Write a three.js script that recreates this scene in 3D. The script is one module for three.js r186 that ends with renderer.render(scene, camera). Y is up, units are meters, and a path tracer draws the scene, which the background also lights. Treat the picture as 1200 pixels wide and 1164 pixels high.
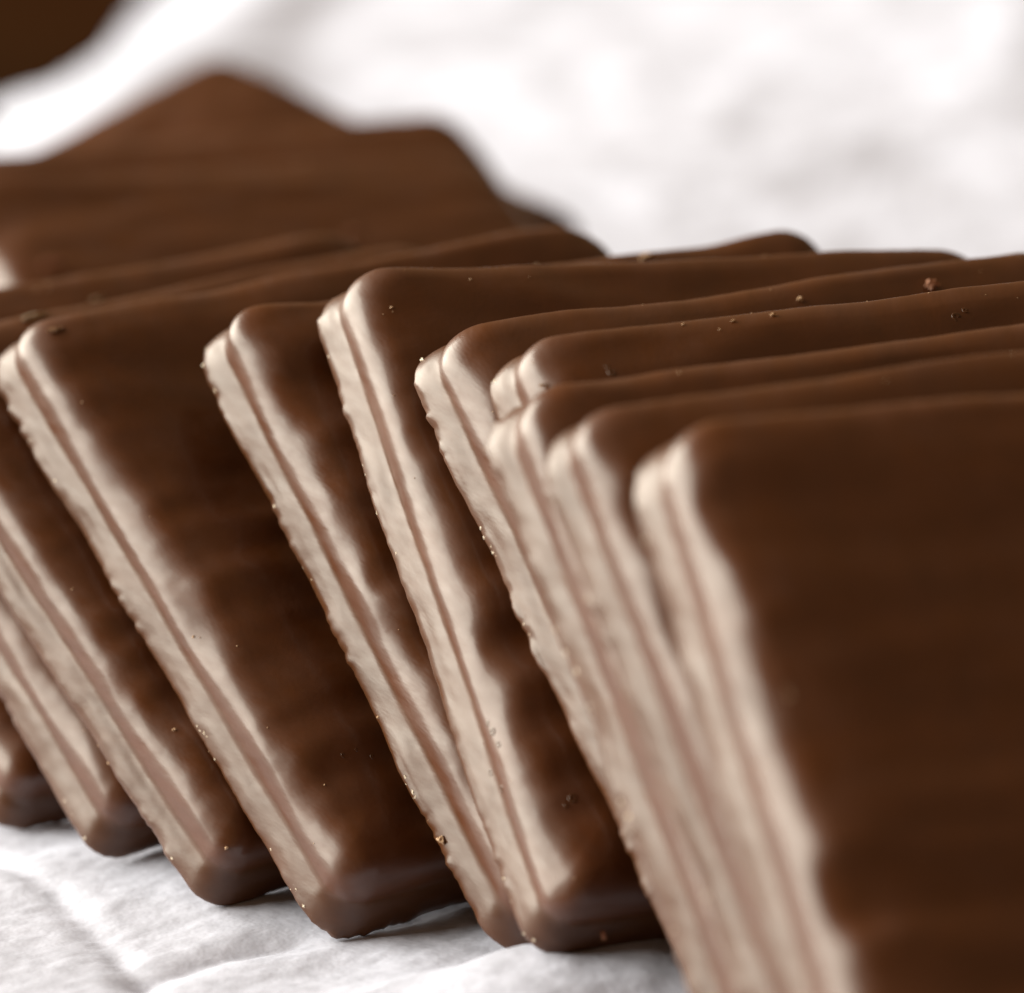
import * as THREE from 'three';
import { ImprovedNoise } from 'three/addons/math/ImprovedNoise.js';
import { mergeGeometries } from 'three/addons/utils/BufferGeometryUtils.js';
import { RectAreaLightUniformsLib } from 'three/addons/lights/RectAreaLightUniformsLib.js';

// ---------- camera, light, exposure ----------
const scene = new THREE.Scene();
const camera = new THREE.PerspectiveCamera(14, 1024 / 993, 0.01, 6);
{ // height above the paper, tilt down, slight roll
  const pitch = 0.25181607, roll = -0.02033397, h = 0.08976603, d = 0.20009874;
  const f = new THREE.Vector3(0, -Math.sin(pitch), -Math.cos(pitch)), u = new THREE.Vector3(0, Math.cos(pitch), -Math.sin(pitch));
  camera.position.set(0, h, d);
  camera.up.set(-Math.sin(roll), u.y * Math.cos(roll), u.z * Math.cos(roll));
  camera.lookAt(f.x, h + f.y, d + f.z);
}
camera.focus = 0.2575;
camera.userData.fStop = 24;
camera.updateMatrixWorld(true);

const renderer = new THREE.WebGLRenderer({ antialias: true });
renderer.setSize(1024, 993);
renderer.toneMapping = THREE.LinearToneMapping;
renderer.toneMappingExposure = 1;
renderer.shadowMap.enabled = true;

scene.background = new THREE.Color().setRGB(0.215, 0.128, 0.062);        // the dim room round the table

RectAreaLightUniformsLib.init();
const windowLight = new THREE.RectAreaLight(new THREE.Color().setRGB(1.0, 0.957, 0.825), 11.9, 1.5, 0.86);   // soft daylight from a window on the left
windowLight.name = 'window_light';
windowLight.position.set(-0.9, 0.45, -0.36);
windowLight.lookAt(0.0, 0.1, -0.2);
scene.add(windowLight);

// ---------- helpers ----------
let seed = 1;
const setSeed = s => { seed = s >>> 0; };
function rnd() { seed = (seed + 0x6D2B79F5) >>> 0; let t = seed; t = Math.imul(t ^ (t >>> 15), t | 1); t ^= t + Math.imul(t ^ (t >>> 7), t | 61); return ((t ^ (t >>> 14)) >>> 0) / 4294967296; }
const perlin = new ImprovedNoise();
const noise = (x, y, z = 0) => perlin.noise(x, y, z);
const D = Math.PI / 180, MM = 0.001;
const sstep = (a, b, x) => { const t = Math.min(1, Math.max(0, (x - a) / (b - a))); return t * t * (3 - 2 * t); };
const used = {};
function numbered(name) { const n = used[name] = (used[name] ?? -1) + 1; return n ? `${name}_${String(n).padStart(3, '0')}` : name; }
function shadow(m) { m.castShadow = true; m.receiveShadow = true; return m; }
function tag(o, label, category, group) { o.userData = { label, category }; if (group) o.userData.group = group; return o; }

function noiseTexture(size, f, srgb = false) {
  const d = new Uint8Array(size * size * 4);
  for (let j = 0; j < size; j++) for (let i = 0; i < size; i++) {
    const c = f(i / size, j / size), k = (j * size + i) * 4;
    d[k] = c[0] * 255; d[k + 1] = c[1] * 255; d[k + 2] = c[2] * 255; d[k + 3] = 255;
  }
  const t = new THREE.DataTexture(d, size, size);
  t.wrapS = t.wrapT = THREE.RepeatWrapping; t.magFilter = THREE.LinearFilter; t.minFilter = THREE.LinearMipmapLinearFilter; t.generateMipmaps = true;
  if (srgb) t.colorSpace = THREE.SRGBColorSpace;
  t.needsUpdate = true;
  return t;
}
// seamless noise on a torus: four blended copies
function tileNoise(u, v, f, z = 0) {
  const a = noise(u * f, v * f, z), b = noise((u - 1) * f, v * f, z), c = noise(u * f, (v - 1) * f, z), d = noise((u - 1) * f, (v - 1) * f, z);
  const x = u * u * (3 - 2 * u), y = v * v * (3 - 2 * v);
  return (a * (1 - x) + b * x) * (1 - y) + (c * (1 - x) + d * x) * y;
}

// ---------- materials ----------
// chocolate coating: 20 mm tile
const chocBump = noiseTexture(512, (u, v) => {
  let h = 0.5 + 0.22 * tileNoise(u, v, 5, 1) + 0.16 * tileNoise(u, v, 14, 7) + 0.07 * tileNoise(u, v, 60, 3);
  return [h, h, h].map(x => Math.min(1, Math.max(0, x)));
});
const chocRough = noiseTexture(512, (u, v) => {
  let r = 0.5 + 0.75 * tileNoise(u, v, 6, 11) + 0.45 * tileNoise(u, v, 19, 5) + 0.2 * tileNoise(u, v, 60, 15);
  r = Math.min(1, Math.max(0, r));
  return [1, 0.55 + 0.45 * r, 1];
});
for (const t of [chocBump, chocRough]) t.repeat.set(50, 50);
const chocMap = noiseTexture(512, (u, v) => {                            // faint bloom and scuffs
  let k = 0.86 + 0.14 * tileNoise(u, v, 5, 21) + 0.10 * tileNoise(u, v, 17, 22) + 0.05 * tileNoise(u, v, 70, 23);
  k += 0.14 * Math.max(0, tileNoise(u, v, 24, 25) - 0.45);
  return [k, k, k].map(q => Math.min(1, Math.max(0, q)));
});
chocMap.repeat.set(40, 40);
const chocolate = new THREE.MeshPhysicalMaterial({ color: new THREE.Color().setRGB(0.090, 0.0245, 0.0050), map: chocMap, roughness: 0.56, roughnessMap: chocRough, bumpMap: chocBump, bumpScale: 0.00007, ior: 1.5, clearcoat: 0.28, clearcoatRoughness: 0.2 });
const chocolateBase = new THREE.MeshPhysicalMaterial({ color: new THREE.Color().setRGB(0.086, 0.028, 0.0072), map: chocMap, roughness: 0.54, roughnessMap: chocRough, bumpMap: chocBump, bumpScale: 0.00006, ior: 1.46, clearcoat: 0.2, clearcoatRoughness: 0.22 });
const chocolateGloss = new THREE.MeshPhysicalMaterial({ color: new THREE.Color().setRGB(0.07, 0.027, 0.011), roughness: 0.2, ior: 1.5 });
const glintFlakeMat = new THREE.MeshPhysicalMaterial({ color: new THREE.Color().setRGB(0.56, 0.47, 0.36), roughness: 0.35 });  // pale colour standing in for light glints on the rims; pale flakes share it
const crumbMat = new THREE.MeshStandardMaterial({ color: new THREE.Color().setRGB(0.48, 0.31, 0.18), roughness: 0.55 });
const crumbDark = new THREE.MeshStandardMaterial({ color: new THREE.Color().setRGB(0.4, 0.18, 0.1), roughness: 0.5 });

// ---------- the slabs' places: x, y, z of the base's back edge, yaw, lean, roll (degrees), size, thickness (mm) ----------
const SLABS = {
  M: [-0.00580, 0.00590, -0.18069, 19.51, 68.92, 35.23, 0.05000, 5.75],
  N: [-0.00740, 0.00019, -0.14579, 28.74, 65.3, -1.2, 0.05500, 5.75],
  P: [-0.00330, 0.00132, -0.12021, 36.39, 65.98, -6.5, 0.05650, 5.75],
  K: [-0.01582, -0.00215, -0.08036, 36.99, 63.53, 0.13, 0.05000, 5.75],
  J: [-0.00909, -0.00085, -0.07084, 37.11, 53.09, 0.84, 0.04838, 5.75],
  I: [-0.00150, -0.00085, -0.06206, 38.87, 52.66, 0.9, 0.04912, 5.75],
  H: [0.00815, -0.00080, -0.05565, 34.71, 51.71, 1.9, 0.05107, 5.95],
  G: [0.01963, -0.00075, -0.04910, 32.35, 48.91, -0.03, 0.05007, 5.85],
  F: [0.02323, 0.00020, -0.03976, 29.44, 47.72, -5.70, 0.05042, 5.85],
  E: [0.03293, 0.00025, -0.03333, 29.46, 48.28, -0.41, 0.05017, 5.85],
  D: [0.03565, 0.00020, -0.02133, 24.19, 45.32, 0.00, 0.05013, 5.75],
  C: [0.03539, -0.00020, -0.01106, 24.4, 45.0, 0.4, 0.04979, 5.75],
  B: [0.03896, 0.00057, 0.00028, 24.54, 44.67, 0.56, 0.05039, 5.75],
  A: [0.04113, 0.00104, 0.01161, 20.40, 45.66, -1.57, 0.05075, 5.95],
};
const ASPECT = 1.0054;
function pose([x, y, z, yaw, lean, roll]) {
  const n0 = new THREE.Vector3(Math.sin(yaw * D), 0, Math.cos(yaw * D)), t = new THREE.Vector3(Math.cos(yaw * D), 0, -Math.sin(yaw * D)), up = new THREE.Vector3(0, 1, 0);
  const u = up.clone().multiplyScalar(Math.cos(lean * D)).addScaledVector(n0, -Math.sin(lean * D));
  const n = up.clone().multiplyScalar(Math.sin(lean * D)).addScaledVector(n0, Math.cos(lean * D));
  const c = Math.cos(roll * D), s = Math.sin(roll * D);
  const tx = t.clone().multiplyScalar(c).addScaledVector(u, s), ux = t.clone().multiplyScalar(-s).addScaledVector(u, c);
  return new THREE.Matrix4().makeBasis(tx, ux, n).setPosition(x, y, z);
}

// ---------- table and paper ----------
const woodTex = noiseTexture(512, (u, v) => {
  const g = 0.5 + 0.5 * Math.sin(40 * v + 7 * tileNoise(u, v, 3, 2)) * 0.4 + 0.3 * tileNoise(u, v, 30, 9);
  return [0.11 + 0.06 * g, 0.05 + 0.03 * g, 0.002 + 0.004 * g];
}, true);
{
  const g = new THREE.BoxGeometry(2.4, 0.03, 2.0);
  const m = shadow(new THREE.Mesh(g, new THREE.MeshPhysicalMaterial({ map: woodTex, roughness: 0.9, specularIntensity: 0.03 })));
  m.name = 'table_top'; m.position.set(0.1, -0.015 - 0.0052, -0.5); m.userData.kind = 'structure'; scene.add(m);
}

// how high the paper lies: it carries the slabs, and is crumpled towards the back
const rests = [];
for (const s of Object.values(SLABS)) {
  const m = pose(s), a = s[6] / 2 * ASPECT;
  for (const [x, y] of [[-a, 0], [-a * 0.75, 0], [-a * 0.5, 0], [-a * 0.25, 0], [0, 0], [a * 0.5, 0], [a, 0]]) {
    const p = new THREE.Vector3(x, y, 0).applyMatrix4(m);
    if (p.y < 0.006) rests.push(p);
  }
}
function restHeight(x, z) {
  let w = 1 / Math.pow(0.02, 4), h = 0;
  for (const p of rests) { const d2 = (x - p.x) ** 2 + (z - p.z) ** 2 + 1e-6, k = 1 / (d2 * d2); h += k * (p.y + 0.00005); w += k; }
  return h / w;
}
function creaseLine(x, z, pts) {                                        // distance to a fold line
  let best = 1;
  for (let i = 0; i + 1 < pts.length; i++) {
    const [ax, az] = pts[i], [bx, bz] = pts[i + 1], dx = bx - ax, dz = bz - az;
    const t = Math.min(1, Math.max(0, ((x - ax) * dx + (z - az) * dz) / (dx * dx + dz * dz)));
    best = Math.min(best, Math.hypot(x - ax - t * dx, z - az - t * dz));
  }
  return best;
}
const FOLDS = [
  [[[-0.040, -0.066], [-0.0309, -0.0523], [-0.0234, -0.034], [-0.021, -0.02]], -0.00035, 0.0022],
  [[[-0.0234, -0.034], [-0.0183, -0.0392], [-0.0145, -0.041]], -0.0006, 0.003],
  [[[-0.012, -0.026], [-0.004, -0.032], [0.004, -0.031], [0.012, -0.034]], 0.0004, 0.004],
  [[[-0.05, -0.04], [-0.034, -0.033], [-0.02, -0.02]], -0.0003, 0.003],
];
function facets(x, z, cell, k) {                                        // flat facets meeting in straight folds
  const cx = Math.floor(x / cell), cz = Math.floor(z / cell); let best = 9;
  for (let i = -2; i <= 2; i++) for (let j = -2; j <= 2; j++) {
    const a = cx + i, b = cz + j, r = q => { const t = Math.sin(a * 127.1 + b * 311.7 + q * 74.7 + k * 19.19) * 43758.5453; return t - Math.floor(t); };
    const dx = x / cell - a - r(1), dz = z / cell - b - r(2), g = r(3) * 6.283;
    best = Math.min(best, 0.75 * Math.hypot(dx, dz) + 0.45 * (dx * Math.cos(g) + dz * Math.sin(g)) + 0.25 * r(4));
  }
  return best;
}
function paperHeight(x, z) {
  const back = sstep(-0.12, -0.32, z), wx = x + 0.006 * noise(x * 30, z * 30, 4), wz = z + 0.006 * noise(x * 30, z * 30, 9);
  let h = restHeight(x, z);
  for (const [pts, a, w] of FOLDS) { const d = creaseLine(x, z, pts); h += a * Math.max(0, 1 - d / w) ** 1.6; }
  const rise = sstep(-0.15, -0.4, z) * 0.13 * Math.max(0, x + 0.03) + back * 0.005 * Math.exp(-(((x + 0.052 + 0.1 * (z + 0.38)) / 0.014) ** 2));
  h += rise + back * 0.007 * (facets(wx, wz, 0.06, 5) - 0.4) + back * 0.002 * (facets(wx, wz, 0.027, 9) - 0.4);
  h += (0.0008 + 0.0008 * back) * (facets(wx, wz, 0.014, 14) - 0.4) + 0.00018 * (facets(wx, wz, 0.005, 21) - 0.4) + 0.00014 * (facets(wx, wz, 0.0017, 33) - 0.4) + 0.00006 * noise(x * 900, z * 900, 3);
  return h;
}
const paperBump = noiseTexture(1024, (u, v) => {
  let h = 0.5 + 0.2 * tileNoise(u, v, 12, 1) + 0.22 * tileNoise(u, v, 40, 2) + 0.2 * tileNoise(u, v, 110, 3) + 0.1 * tileNoise(u, v, 220, 5);
  h = Math.min(1, Math.max(0, h)); return [h, h, h];
});
const paperMap = noiseTexture(512, (u, v) => {
  const k = 0.97 + 0.08 * tileNoise(u, v, 9, 4) + 0.09 * tileNoise(u, v, 40, 6) + 0.04 * tileNoise(u, v, 120, 6);
  return [0.785 * k, 0.80 * k, 0.87 * k].map(x => Math.min(1, x));
}, true);
for (const t of [paperBump, paperMap]) t.repeat.set(1 / 0.06, 1 / 0.06);
{
  const spread = (from, to, a, b, fine, coarse) => { const r = [from]; while (r[r.length - 1] < to) { const x = r[r.length - 1]; r.push(x + (x > a && x < b ? fine : Math.min(coarse, fine + 0.08 * Math.min(Math.abs(x - a), Math.abs(x - b))))); } return r; };
  const A = spread(-0.118, 0.32, -0.052, 0.034, 0.00042, 0.0026), B = spread(-0.76, 0.08, -0.09, -0.015, 0.00042, 0.0026).reverse();   // across, and from front to back; finer where it is in focus
  const U = A.length - 1, V = B.length - 1, lean = 0.1, pos = [], uv = [], idx = [], heights = [];
  for (let side = 0; side < 2; side++) for (let j = 0; j <= V; j++) for (let i = 0; i <= U; i++) {
    const x = A[i] - B[j] * lean + 0.004 * noise(3, B[j] * 24, 1) * (1 - i / U), z = B[j] + A[i] * lean, k = j * (U + 1) + i;
    if (!side) heights.push(paperHeight(x, z) - 0.006 * Math.exp(-(A[i] - A[0]) / 0.016) * sstep(-0.25, -0.4, z));
    pos.push(x, heights[k] - side * 0.00012, z); uv.push(x, z);
  }
  const W = U + 1, S = W * (V + 1);
  for (let j = 0; j < V; j++) for (let i = 0; i < U; i++) {
    const a = j * W + i, b = a + 1, c = a + W, d = c + 1;
    idx.push(a, b, d, a, d, c, S + a, S + d, S + b, S + a, S + c, S + d);
  }
  const g = new THREE.BufferGeometry();
  g.setAttribute('position', new THREE.Float32BufferAttribute(pos, 3)); g.setAttribute('uv', new THREE.Float32BufferAttribute(uv, 2)); g.setIndex(idx); g.computeVertexNormals();
  const m = shadow(new THREE.Mesh(g, new THREE.MeshStandardMaterial({ map: paperMap, bumpMap: paperBump, bumpScale: 0.00009, roughness: 0.6 })));
  m.name = 'baking_paper'; tag(m, 'white crumpled baking paper under all the chocolate squares, blurred behind them', 'paper'); scene.add(m);
}

// ---------- a chocolate square ----------
// side profile, from the middle of the flat back to the middle of the face: [inset, height] in mm for a slab 6.4 mm thick
const PROFILE = [
  [12, 0.25], [5, 0.22], [2, 0.12], [0.7, 0.03], [0.3, 0], [0.13, 0.05], [0.03, 0.17], [-0.01, 0.34], [0, 0.54], [0.04, 0.75], [0.1, 0.98], [0.18, 1.24], [0.27, 1.5], [0.37, 1.75], [0.48, 1.98], [0.58, 2.19], [0.66, 2.38], [0.72, 2.57], [0.745, 2.76], [0.745, 2.95], [0.735, 3.15], [0.742, 3.492], [0.786, 3.825], [0.872, 4.15], [0.997, 4.462], [1.16, 4.757], [1.359, 5.031], [1.59, 5.278], [1.85, 5.496], [2.135, 5.682], [2.441, 5.831], [2.763, 5.943], [3.049, 6.008], [3.75, 6.15], [4.6, 6.28], [5.5, 6.36], [6.4, 6.4], [7.4, 6.41], [8.4, 6.4],
];
const LIP_ROWS = 20, CAP_RINGS = 26;
function slabGeometries(size, thick, sd, bow, wave) {
  const w = size * ASPECT, h = size, o = sd * 17.31, rB = (2.6 + 0.9 * noise(o, 3.3, 1.7)) * MM, rT = (3.7 + 1.3 * noise(o, 8.1, 2.2)) * MM;   // corners are rounder at the top
  const outline = [], step = 0.38 * MM, sB = w - 2 * rB, sT = w - 2 * rT, sV = h - rB - rT, aB = rB * Math.PI / 2, aT = rT * Math.PI / 2;
  const runs = [[sB, 0, 0], [aB, 1, -90, 1], [sV, 2], [aT, 3, 0, 1], [sT, 4], [aT, 3, 90, -1], [sV, 5], [aB, 1, 180, -1]];
  const L = runs.reduce((q, k) => q + k[0], 0), N = Math.round(L / step);
  for (let i = 0; i < N; i++) {                                        // counter-clockwise from the bottom left, seen from the face
    let s = i / N * L, k = 0; while (s > runs[k][0] && k < 7) s -= runs[k++][0];
    const [len, kind, from, side] = runs[k], f = s / len, a = (from + 90 * f) * D;
    outline.push(kind === 0 ? { nx: 0, ny: -1, kx: 2 * f - 1, fy: 0, top: 0 } : kind === 4 ? { nx: 0, ny: 1, kx: 1 - 2 * f, fy: 1, top: 1 } :
      kind === 2 ? { nx: 1, ny: 0, kx: 1, fy: f, top: f } : kind === 5 ? { nx: -1, ny: 0, kx: -1, fy: 1 - f, top: 1 - f } :
      { nx: Math.cos(a), ny: Math.sin(a), kx: side, fy: kind === 3 ? 1 : 0, top: kind === 3 ? 1 : 0 });
  }
  const inset = (p, e) => {                                             // corners stay round however far in
    const q = Math.max(0, e) * 0.5, b = Math.max(1.2 * MM, rB - q), t = Math.max(1.5 * MM, rT - q), rd = b + (t - b) * p.top;
    const yb = e + b, yt = h - e - t;
    return [p.kx * (w / 2 - e - rd) + rd * p.nx, yb + (yt - yb) * p.fy + (p.nx && p.ny ? rd : rd) * p.ny];
  };
  for (const p of outline) [p.x, p.y] = inset(p, 0);
  const pos = [], rows = PROFILE.length, kz = thick / 6.4;
  const face = (x, y) => MM * (0.46 * noise(x * 45 + o, y * 210 + 1.5 * noise(x * 60, y * 60, o), 1.5) + 0.2 * noise(x * 90 + o, y * 460, 4.5) + 0.2 * noise(x * 70, y * 70 + o, 7.5) + 0.03 * noise(x * 420, y * 420, o));
  const bend = (x, y) => bow * MM * (1 - (2 * x / w) ** 2) + 0.25 * bow * MM * (1 - (2 * y / h - 1) ** 2);
  const put = (x, y, z) => pos.push(x, y, z + bend(x, y));
  for (let k = 0; k < rows; k++) {
    const [d0, z0] = PROFILE[k];
    for (const p of outline) {
      const bx = p.x * 1000, by = p.y * 1000;                           // noise lookups in mm
      const patch = sstep(-0.1, 0.4, noise(bx * 0.12 + 9, by * 0.12 + o, 77));
      const lipN = 0.20 * noise(bx * 0.16 + o, by * 0.16, 3) + (0.05 + 0.10 * patch) * (1 - 0.7 * sstep(0.4, 1.2, z0)) * noise(bx * 0.55, by * 0.55 + o, 8) + (0.03 + 0.12 * patch) * (1 - sstep(0.4, 1.0, z0)) * noise(bx * 1.5 + o, by * 1.5, 2);
      const lipT = 0.16 * noise(bx * 0.3 + o, by * 0.3, 31);
      const shN = wave * (0.36 * noise(bx * 0.11 + o, by * 0.11, 13) + 0.12 * noise(bx * 0.2, by * 0.2 + o, 18) + 0.4 * noise(bx * 0.06 + o, by * 0.06, 19)) + 0.025 * noise(bx * 0.7 + o, by * 0.7, 23);
      const grN = 0.32 * noise(bx * 0.13 + o, by * 0.13, 41);
      const lip = sstep(0.0, 0.12, z0) * (1 - sstep(1.1, 2.2, z0)), sh = sstep(3.2, 5.2, z0) * (1 - sstep(6.2, 6.41, z0)), gr = sstep(1.2, 2.3, z0) * (1 - sstep(3.0, 4.2, z0));
      const fine = 0.022 * noise(bx * 1.1 + o, by * 1.1, z0 * 1.3 + 50) * sstep(0, 0.2, z0);
      let d = d0 - lip * lipN * (1 + 0.6 * (z0 < 0.6 ? 1 : 0)) - sh * shN - fine;
      if (z0 <= 0.1) d -= lipN * 1.2 * (d0 < 1 ? 1 : 0);
      let z = z0 * kz + lip * lipT * sstep(0.2, 1.2, z0) + gr * grN + sh * 0.12 * noise(bx * 0.2 + o, by * 0.2, 61);
      const [cx, cy] = inset(p, d * MM);
      put(cx, cy, z * MM + sstep(4.6, 6.3, z0) * face(cx, cy) * (k > 20 ? 1 : 0));
    }
  }
  // the face closes in rings shrinking to its middle
  const base = (rows - 1) * N, inner = []; for (let i = 0; i < N; i++) inner.push([pos[(base + i) * 3], pos[(base + i) * 3 + 1]]);
  for (let q = 1; q <= CAP_RINGS; q++) {
    const f = 1 - q / (CAP_RINGS + 0.15);
    for (const [x, y] of inner) { const X = x * f, Y = h / 2 + (y - h / 2) * f; put(X, Y, 6.39 * kz * MM - 0.0001 * (1 - f) + face(X, Y)); }
  }
  const idx = [], total = rows + CAP_RINGS;
  for (let k = 0; k + 1 < total; k++) for (let i = 0; i < N; i++) {
    const a = k * N + i, b = k * N + (i + 1) % N, c = a + N, d = b + N;
    idx.push(a, b, d, a, d, c);
  }
  const v = pos.length / 3; put(0, h / 2, (6.39 * kz) * MM - 0.0001 + face(0, h / 2));
  for (let i = 0; i < N; i++) idx.push((total - 1) * N + i, (total - 1) * N + (i + 1) % N, v);
  const v2 = v + 1; put(0, h / 2, 0.26 * MM); for (let i = 0; i < N; i++) idx.push((i + 1) % N, i, v2);
  const uv = []; for (let i = 0; i < pos.length; i += 3) uv.push(pos[i] + pos[i + 2] + sd * 0.37, pos[i + 1] + pos[i + 2] * 1.3 + sd * 0.21);
  const full = new THREE.BufferGeometry();
  full.setAttribute('position', new THREE.Float32BufferAttribute(pos, 3)); full.setAttribute('uv', new THREE.Float32BufferAttribute(uv, 2)); full.setIndex(idx); full.computeVertexNormals();
  // split along the groove into the base lip and the coating, which keep the shared normals
  const pick = keep => {
    const map = new Map(), P = [], Q = [], U = [], I = [], n = full.attributes.normal;
    for (let t = 0; t < idx.length; t += 3) if (keep(t)) for (let e = 0; e < 3; e++) {
      const s = idx[t + e];
      if (!map.has(s)) { map.set(s, map.size); P.push(pos[s * 3], pos[s * 3 + 1], pos[s * 3 + 2]); Q.push(n.getX(s), n.getY(s), n.getZ(s)); U.push(uv[s * 2], uv[s * 2 + 1]); }
      I.push(map.get(s));
    }
    const g = new THREE.BufferGeometry();
    g.setAttribute('position', new THREE.Float32BufferAttribute(P, 3)); g.setAttribute('normal', new THREE.Float32BufferAttribute(Q, 3)); g.setAttribute('uv', new THREE.Float32BufferAttribute(U, 2)); g.setIndex(I);
    return g;
  };
  const cut = (LIP_ROWS - 1) * N * 6, backFan = idx.length - N * 3;
  const lip = t => t < cut || t >= backFan;
  return { lip: pick(lip), coat: pick(t => !lip(t)), outline, N, pos, at: (row, i) => new THREE.Vector3().fromArray(pos, (row * N + ((i % N) + N) % N) * 3) };
}
function crumbGeometry(r, sd, detail) {
  const g = new THREE.IcosahedronGeometry(r, detail), p = g.attributes.position;
  for (let i = 0; i < p.count; i++) { const x = p.getX(i), y = p.getY(i), z = p.getZ(i), k = 0.85 + 0.75 * noise(x / r * 1.5 + sd, y / r * 1.5, z / r * 1.5); p.setXYZ(i, x * k, y * k * 0.8, z * k); }
  g.computeVertexNormals(); return g;
}
const made = {};
const GROUP = 'chocolate squares leaning in a row on the paper';
const LABELS = {
  A: 'front chocolate square, blurred, its broad dark face filling the lower right corner',
  B: 'chocolate square right behind the big blurred front one, only its left side and top showing',
  C: 'chocolate square second behind the blurred front one, its corner crossing the square behind at left',
  D: 'chocolate square with a rounded corner peeking out above the three front squares',
  E: 'chocolate square behind the rounded corner peeking out, its lumpy pale rim running to the bottom',
  F: 'chocolate square in sharp focus at the centre with a crumb flake at its foot',
  G: 'chocolate square squeezed behind the sharp central one, narrow wavy side with a small crumb',
  H: 'chocolate square left of centre with a wide dark streaked face and full left side showing',
  I: 'chocolate square left of the wide streaked one, with a dented glossy foot on the paper',
  J: 'chocolate square third from the left edge at the foot, thin side between its two neighbours',
  K: 'chocolate square at the far left, only its rounded foot showing by the picture edge',
  P: 'blurred chocolate square lying back behind the leaning row, lowest of the three toppled ones',
  N: 'blurred toppled chocolate square behind the row with its right corner against the white paper',
  M: 'farthest blurred chocolate square, its corner pointing up like a roof against white paper',
};
let sd = 0;
for (const [key, s] of Object.entries(SLABS)) {
  sd++;
  const t = new THREE.Group(); t.name = numbered('chocolate_square');
  t.applyMatrix4(pose(s)); scene.add(t); tag(t, LABELS[key], 'chocolate', GROUP);
  const g = slabGeometries(s[6], s[7], sd, 0, { G: 1.7, I: 1.4, F: 1.2 }[key] ?? 1);
  made[key] = { t, g, s };
  const coat = shadow(new THREE.Mesh(g.coat, chocolate)); coat.name = 'coating'; t.add(coat);
  const lip = shadow(new THREE.Mesh(g.lip, chocolateBase)); lip.name = 'base_lip'; t.add(lip);
  // glints painted as pale grains along the base rim, then loose specks on the edges
  setSeed(900 + sd * 13); const bits = [], glints = [];
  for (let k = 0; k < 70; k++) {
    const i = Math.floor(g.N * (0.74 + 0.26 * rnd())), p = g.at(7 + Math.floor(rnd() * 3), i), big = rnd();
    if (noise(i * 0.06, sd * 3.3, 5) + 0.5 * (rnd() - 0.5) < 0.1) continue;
    const c = crumbGeometry((0.07 + 0.12 * big ** 3) * MM, k + sd * 31, 1); c.scale(0.6, 1.5, 1); c.translate(p.x + 0.06 * MM, p.y, p.z); glints.push(c);
  }
  for (let k = 0; k < 30; k++) {
    const row = rnd() < 0.3 ? 6 + Math.floor(rnd() * 3) : 22 + Math.floor(rnd() * 11), i = Math.floor(rnd() * g.N), c = crumbGeometry((0.05 + 0.11 * rnd() ** 4) * MM, k + sd * 50, 1);
    const p = g.at(row, i); c.translate(p.x, p.y, p.z); bits.push(c);
  }
  if (glints.length) { const lm = shadow(new THREE.Mesh(mergeGeometries(glints), glintFlakeMat)); lm.name = 'rim_glints'; lm.userData.kind = 'stuff'; t.add(lm); }
  const b = shadow(new THREE.Mesh(mergeGeometries(bits), crumbMat)); b.name = 'specks'; b.userData.kind = 'stuff'; t.add(b);
}

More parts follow.
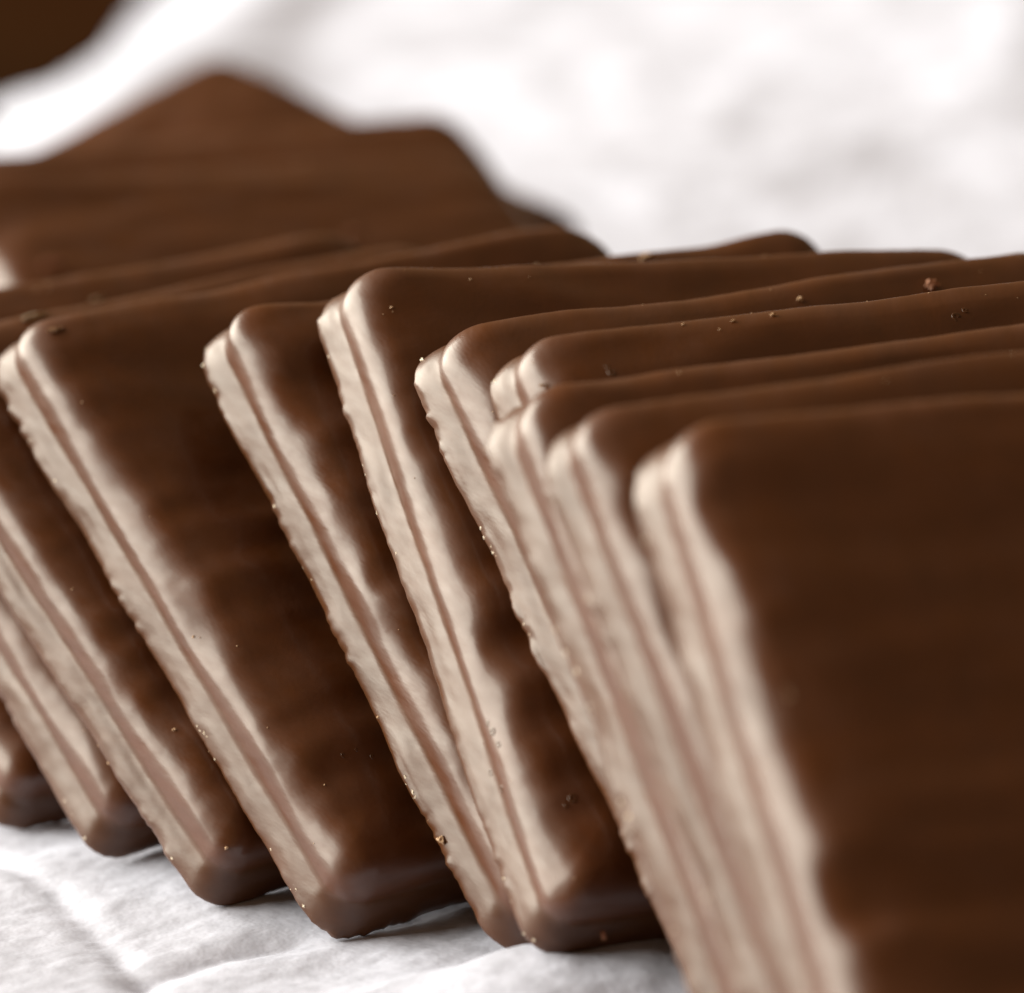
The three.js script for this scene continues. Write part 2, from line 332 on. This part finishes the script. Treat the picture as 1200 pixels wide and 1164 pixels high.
// ---------- crumbs: each lies on the square that the photograph shows it on ----------
scene.updateMatrixWorld(true);
const ray = new THREE.Raycaster();
function surface(px, py) {                                              // the chocolate surface seen at that place of the photograph
  ray.setFromCamera(new THREE.Vector2(px / 600 - 1, 1 - py / 582), camera);
  const hit = ray.intersectObjects(Object.values(made).map(m => m.t), true).find(h => h.object.name === 'coating' || h.object.name === 'base_lip');
  return hit && { p: hit.point, n: hit.face.normal.clone().transformDirection(hit.object.matrixWorld), owner: hit.object.parent };
}
const CRUMBS = [
  [1090, 336, 0.62, 1, 1, 'largest reddish crumb, on the top edges of the right-hand squares', crumbDark],
  [757, 303, 0.5, 1.4, 0.8, 'tan crumb on the top edge of the sharp central square', crumbMat],
  [937, 352, 0.3, 1, 1, 'pale dot crumb under the thin top edge right of centre', crumbMat],
  [706, 1094, 0.3, 0.8, 2.2, 'upright reddish flake at the foot of the sharp central square', crumbDark],
  [519, 984, 0.36, 0.8, 1.4, 'tan crumb low on the rim of the narrow wavy square', crumbMat],
  [413, 276, 0.6, 1.6, 0.7, 'blurred pinkish crumb on a back top edge, above the central squares', crumbDark],
  [60, 312, 0.7, 1.9, 0.7, 'blurred pinkish crumb on a back top edge, near the left side', crumbDark],
  [40, 374, 0.55, 2.6, 0.6, 'pale flake on the top edge behind the streaked square, nearest the left side', glintFlakeMat],
  [115, 352, 0.42, 2.0, 0.6, 'smaller pale flake on the top edge behind the streaked square', glintFlakeMat],
  [64, 388, 0.36, 2.2, 0.6, 'orange brown flake on the top left corner of the streaked square', crumbMat],
  [801, 381, 0.16, 1, 1, 'tiny golden crumb on a thin top edge, left of three alike', crumbMat],
  [860, 377, 0.18, 1.3, 0.8, 'tiny golden crumb on a thin top edge, middle of three alike', crumbMat],
  [906, 370, 0.22, 1.3, 0.9, 'tiny golden crumb on a thin top edge, right of three alike', crumbMat],
  [640, 452, 0.26, 2.2, 0.6, 'thin golden flake on the top edge above the second front square', crumbMat],
];
for (const [px, py, r, wide, tall, label, m] of CRUMBS) {
  const at = surface(px, py) || surface(px, py + 8) || surface(px, py + 18); if (!at) continue;
  const g = crumbGeometry(r * 0.8 * MM, px * 0.1, 3); g.scale(wide, tall, 0.7);
  const o = shadow(new THREE.Mesh(g, m)); o.name = numbered('crumb');
  o.quaternion.copy(at.owner.quaternion); o.position.copy(at.p).addScaledVector(at.n, r * 0.35 * MM);
  tag(o, label, 'crumb', 'crumbs on the chocolate squares'); scene.add(o);
}
// burst bubbles and glossy drips in the coating
for (const [px, py, r] of [[671, 935, 0.24], [664, 944, 0.14], [577, 858, 0.2], [584, 872, 0.16], [572, 848, 0.13], [402, 885, 0.13], [418, 879, 0.09], [436, 887, 0.12], [1120, 372, 0.26], [1131, 364, 0.17], [717, 437, 0.22], [712, 430, 0.14], [575, 905, 0.16], [588, 925, 0.18]]) {
  const at = surface(px, py); if (!at) continue;
  const g = new THREE.TorusGeometry(r * 0.8 * MM, r * 0.4 * MM, 10, 28, 4.2 + (px * 7 % 10) / 5), p = g.attributes.position;
  for (let i = 0; i < p.count; i++) { const k = 1 + 0.35 * noise(p.getX(i) / MM * 2 + px, p.getY(i) / MM * 2, py); p.setXYZ(i, p.getX(i) * k, p.getY(i) * k * 1.2, p.getZ(i) * 0.5); }
  g.computeVertexNormals();
  const o = shadow(new THREE.Mesh(g, chocolateGloss)); o.name = 'bubble_rim'; at.owner.attach(o);
  o.quaternion.setFromUnitVectors(new THREE.Vector3(0, 0, 1), at.n.clone().transformDirection(at.owner.matrixWorld.clone().invert()));
  o.position.copy(at.owner.worldToLocal(at.p.clone()));
}

renderer.render(scene, camera);
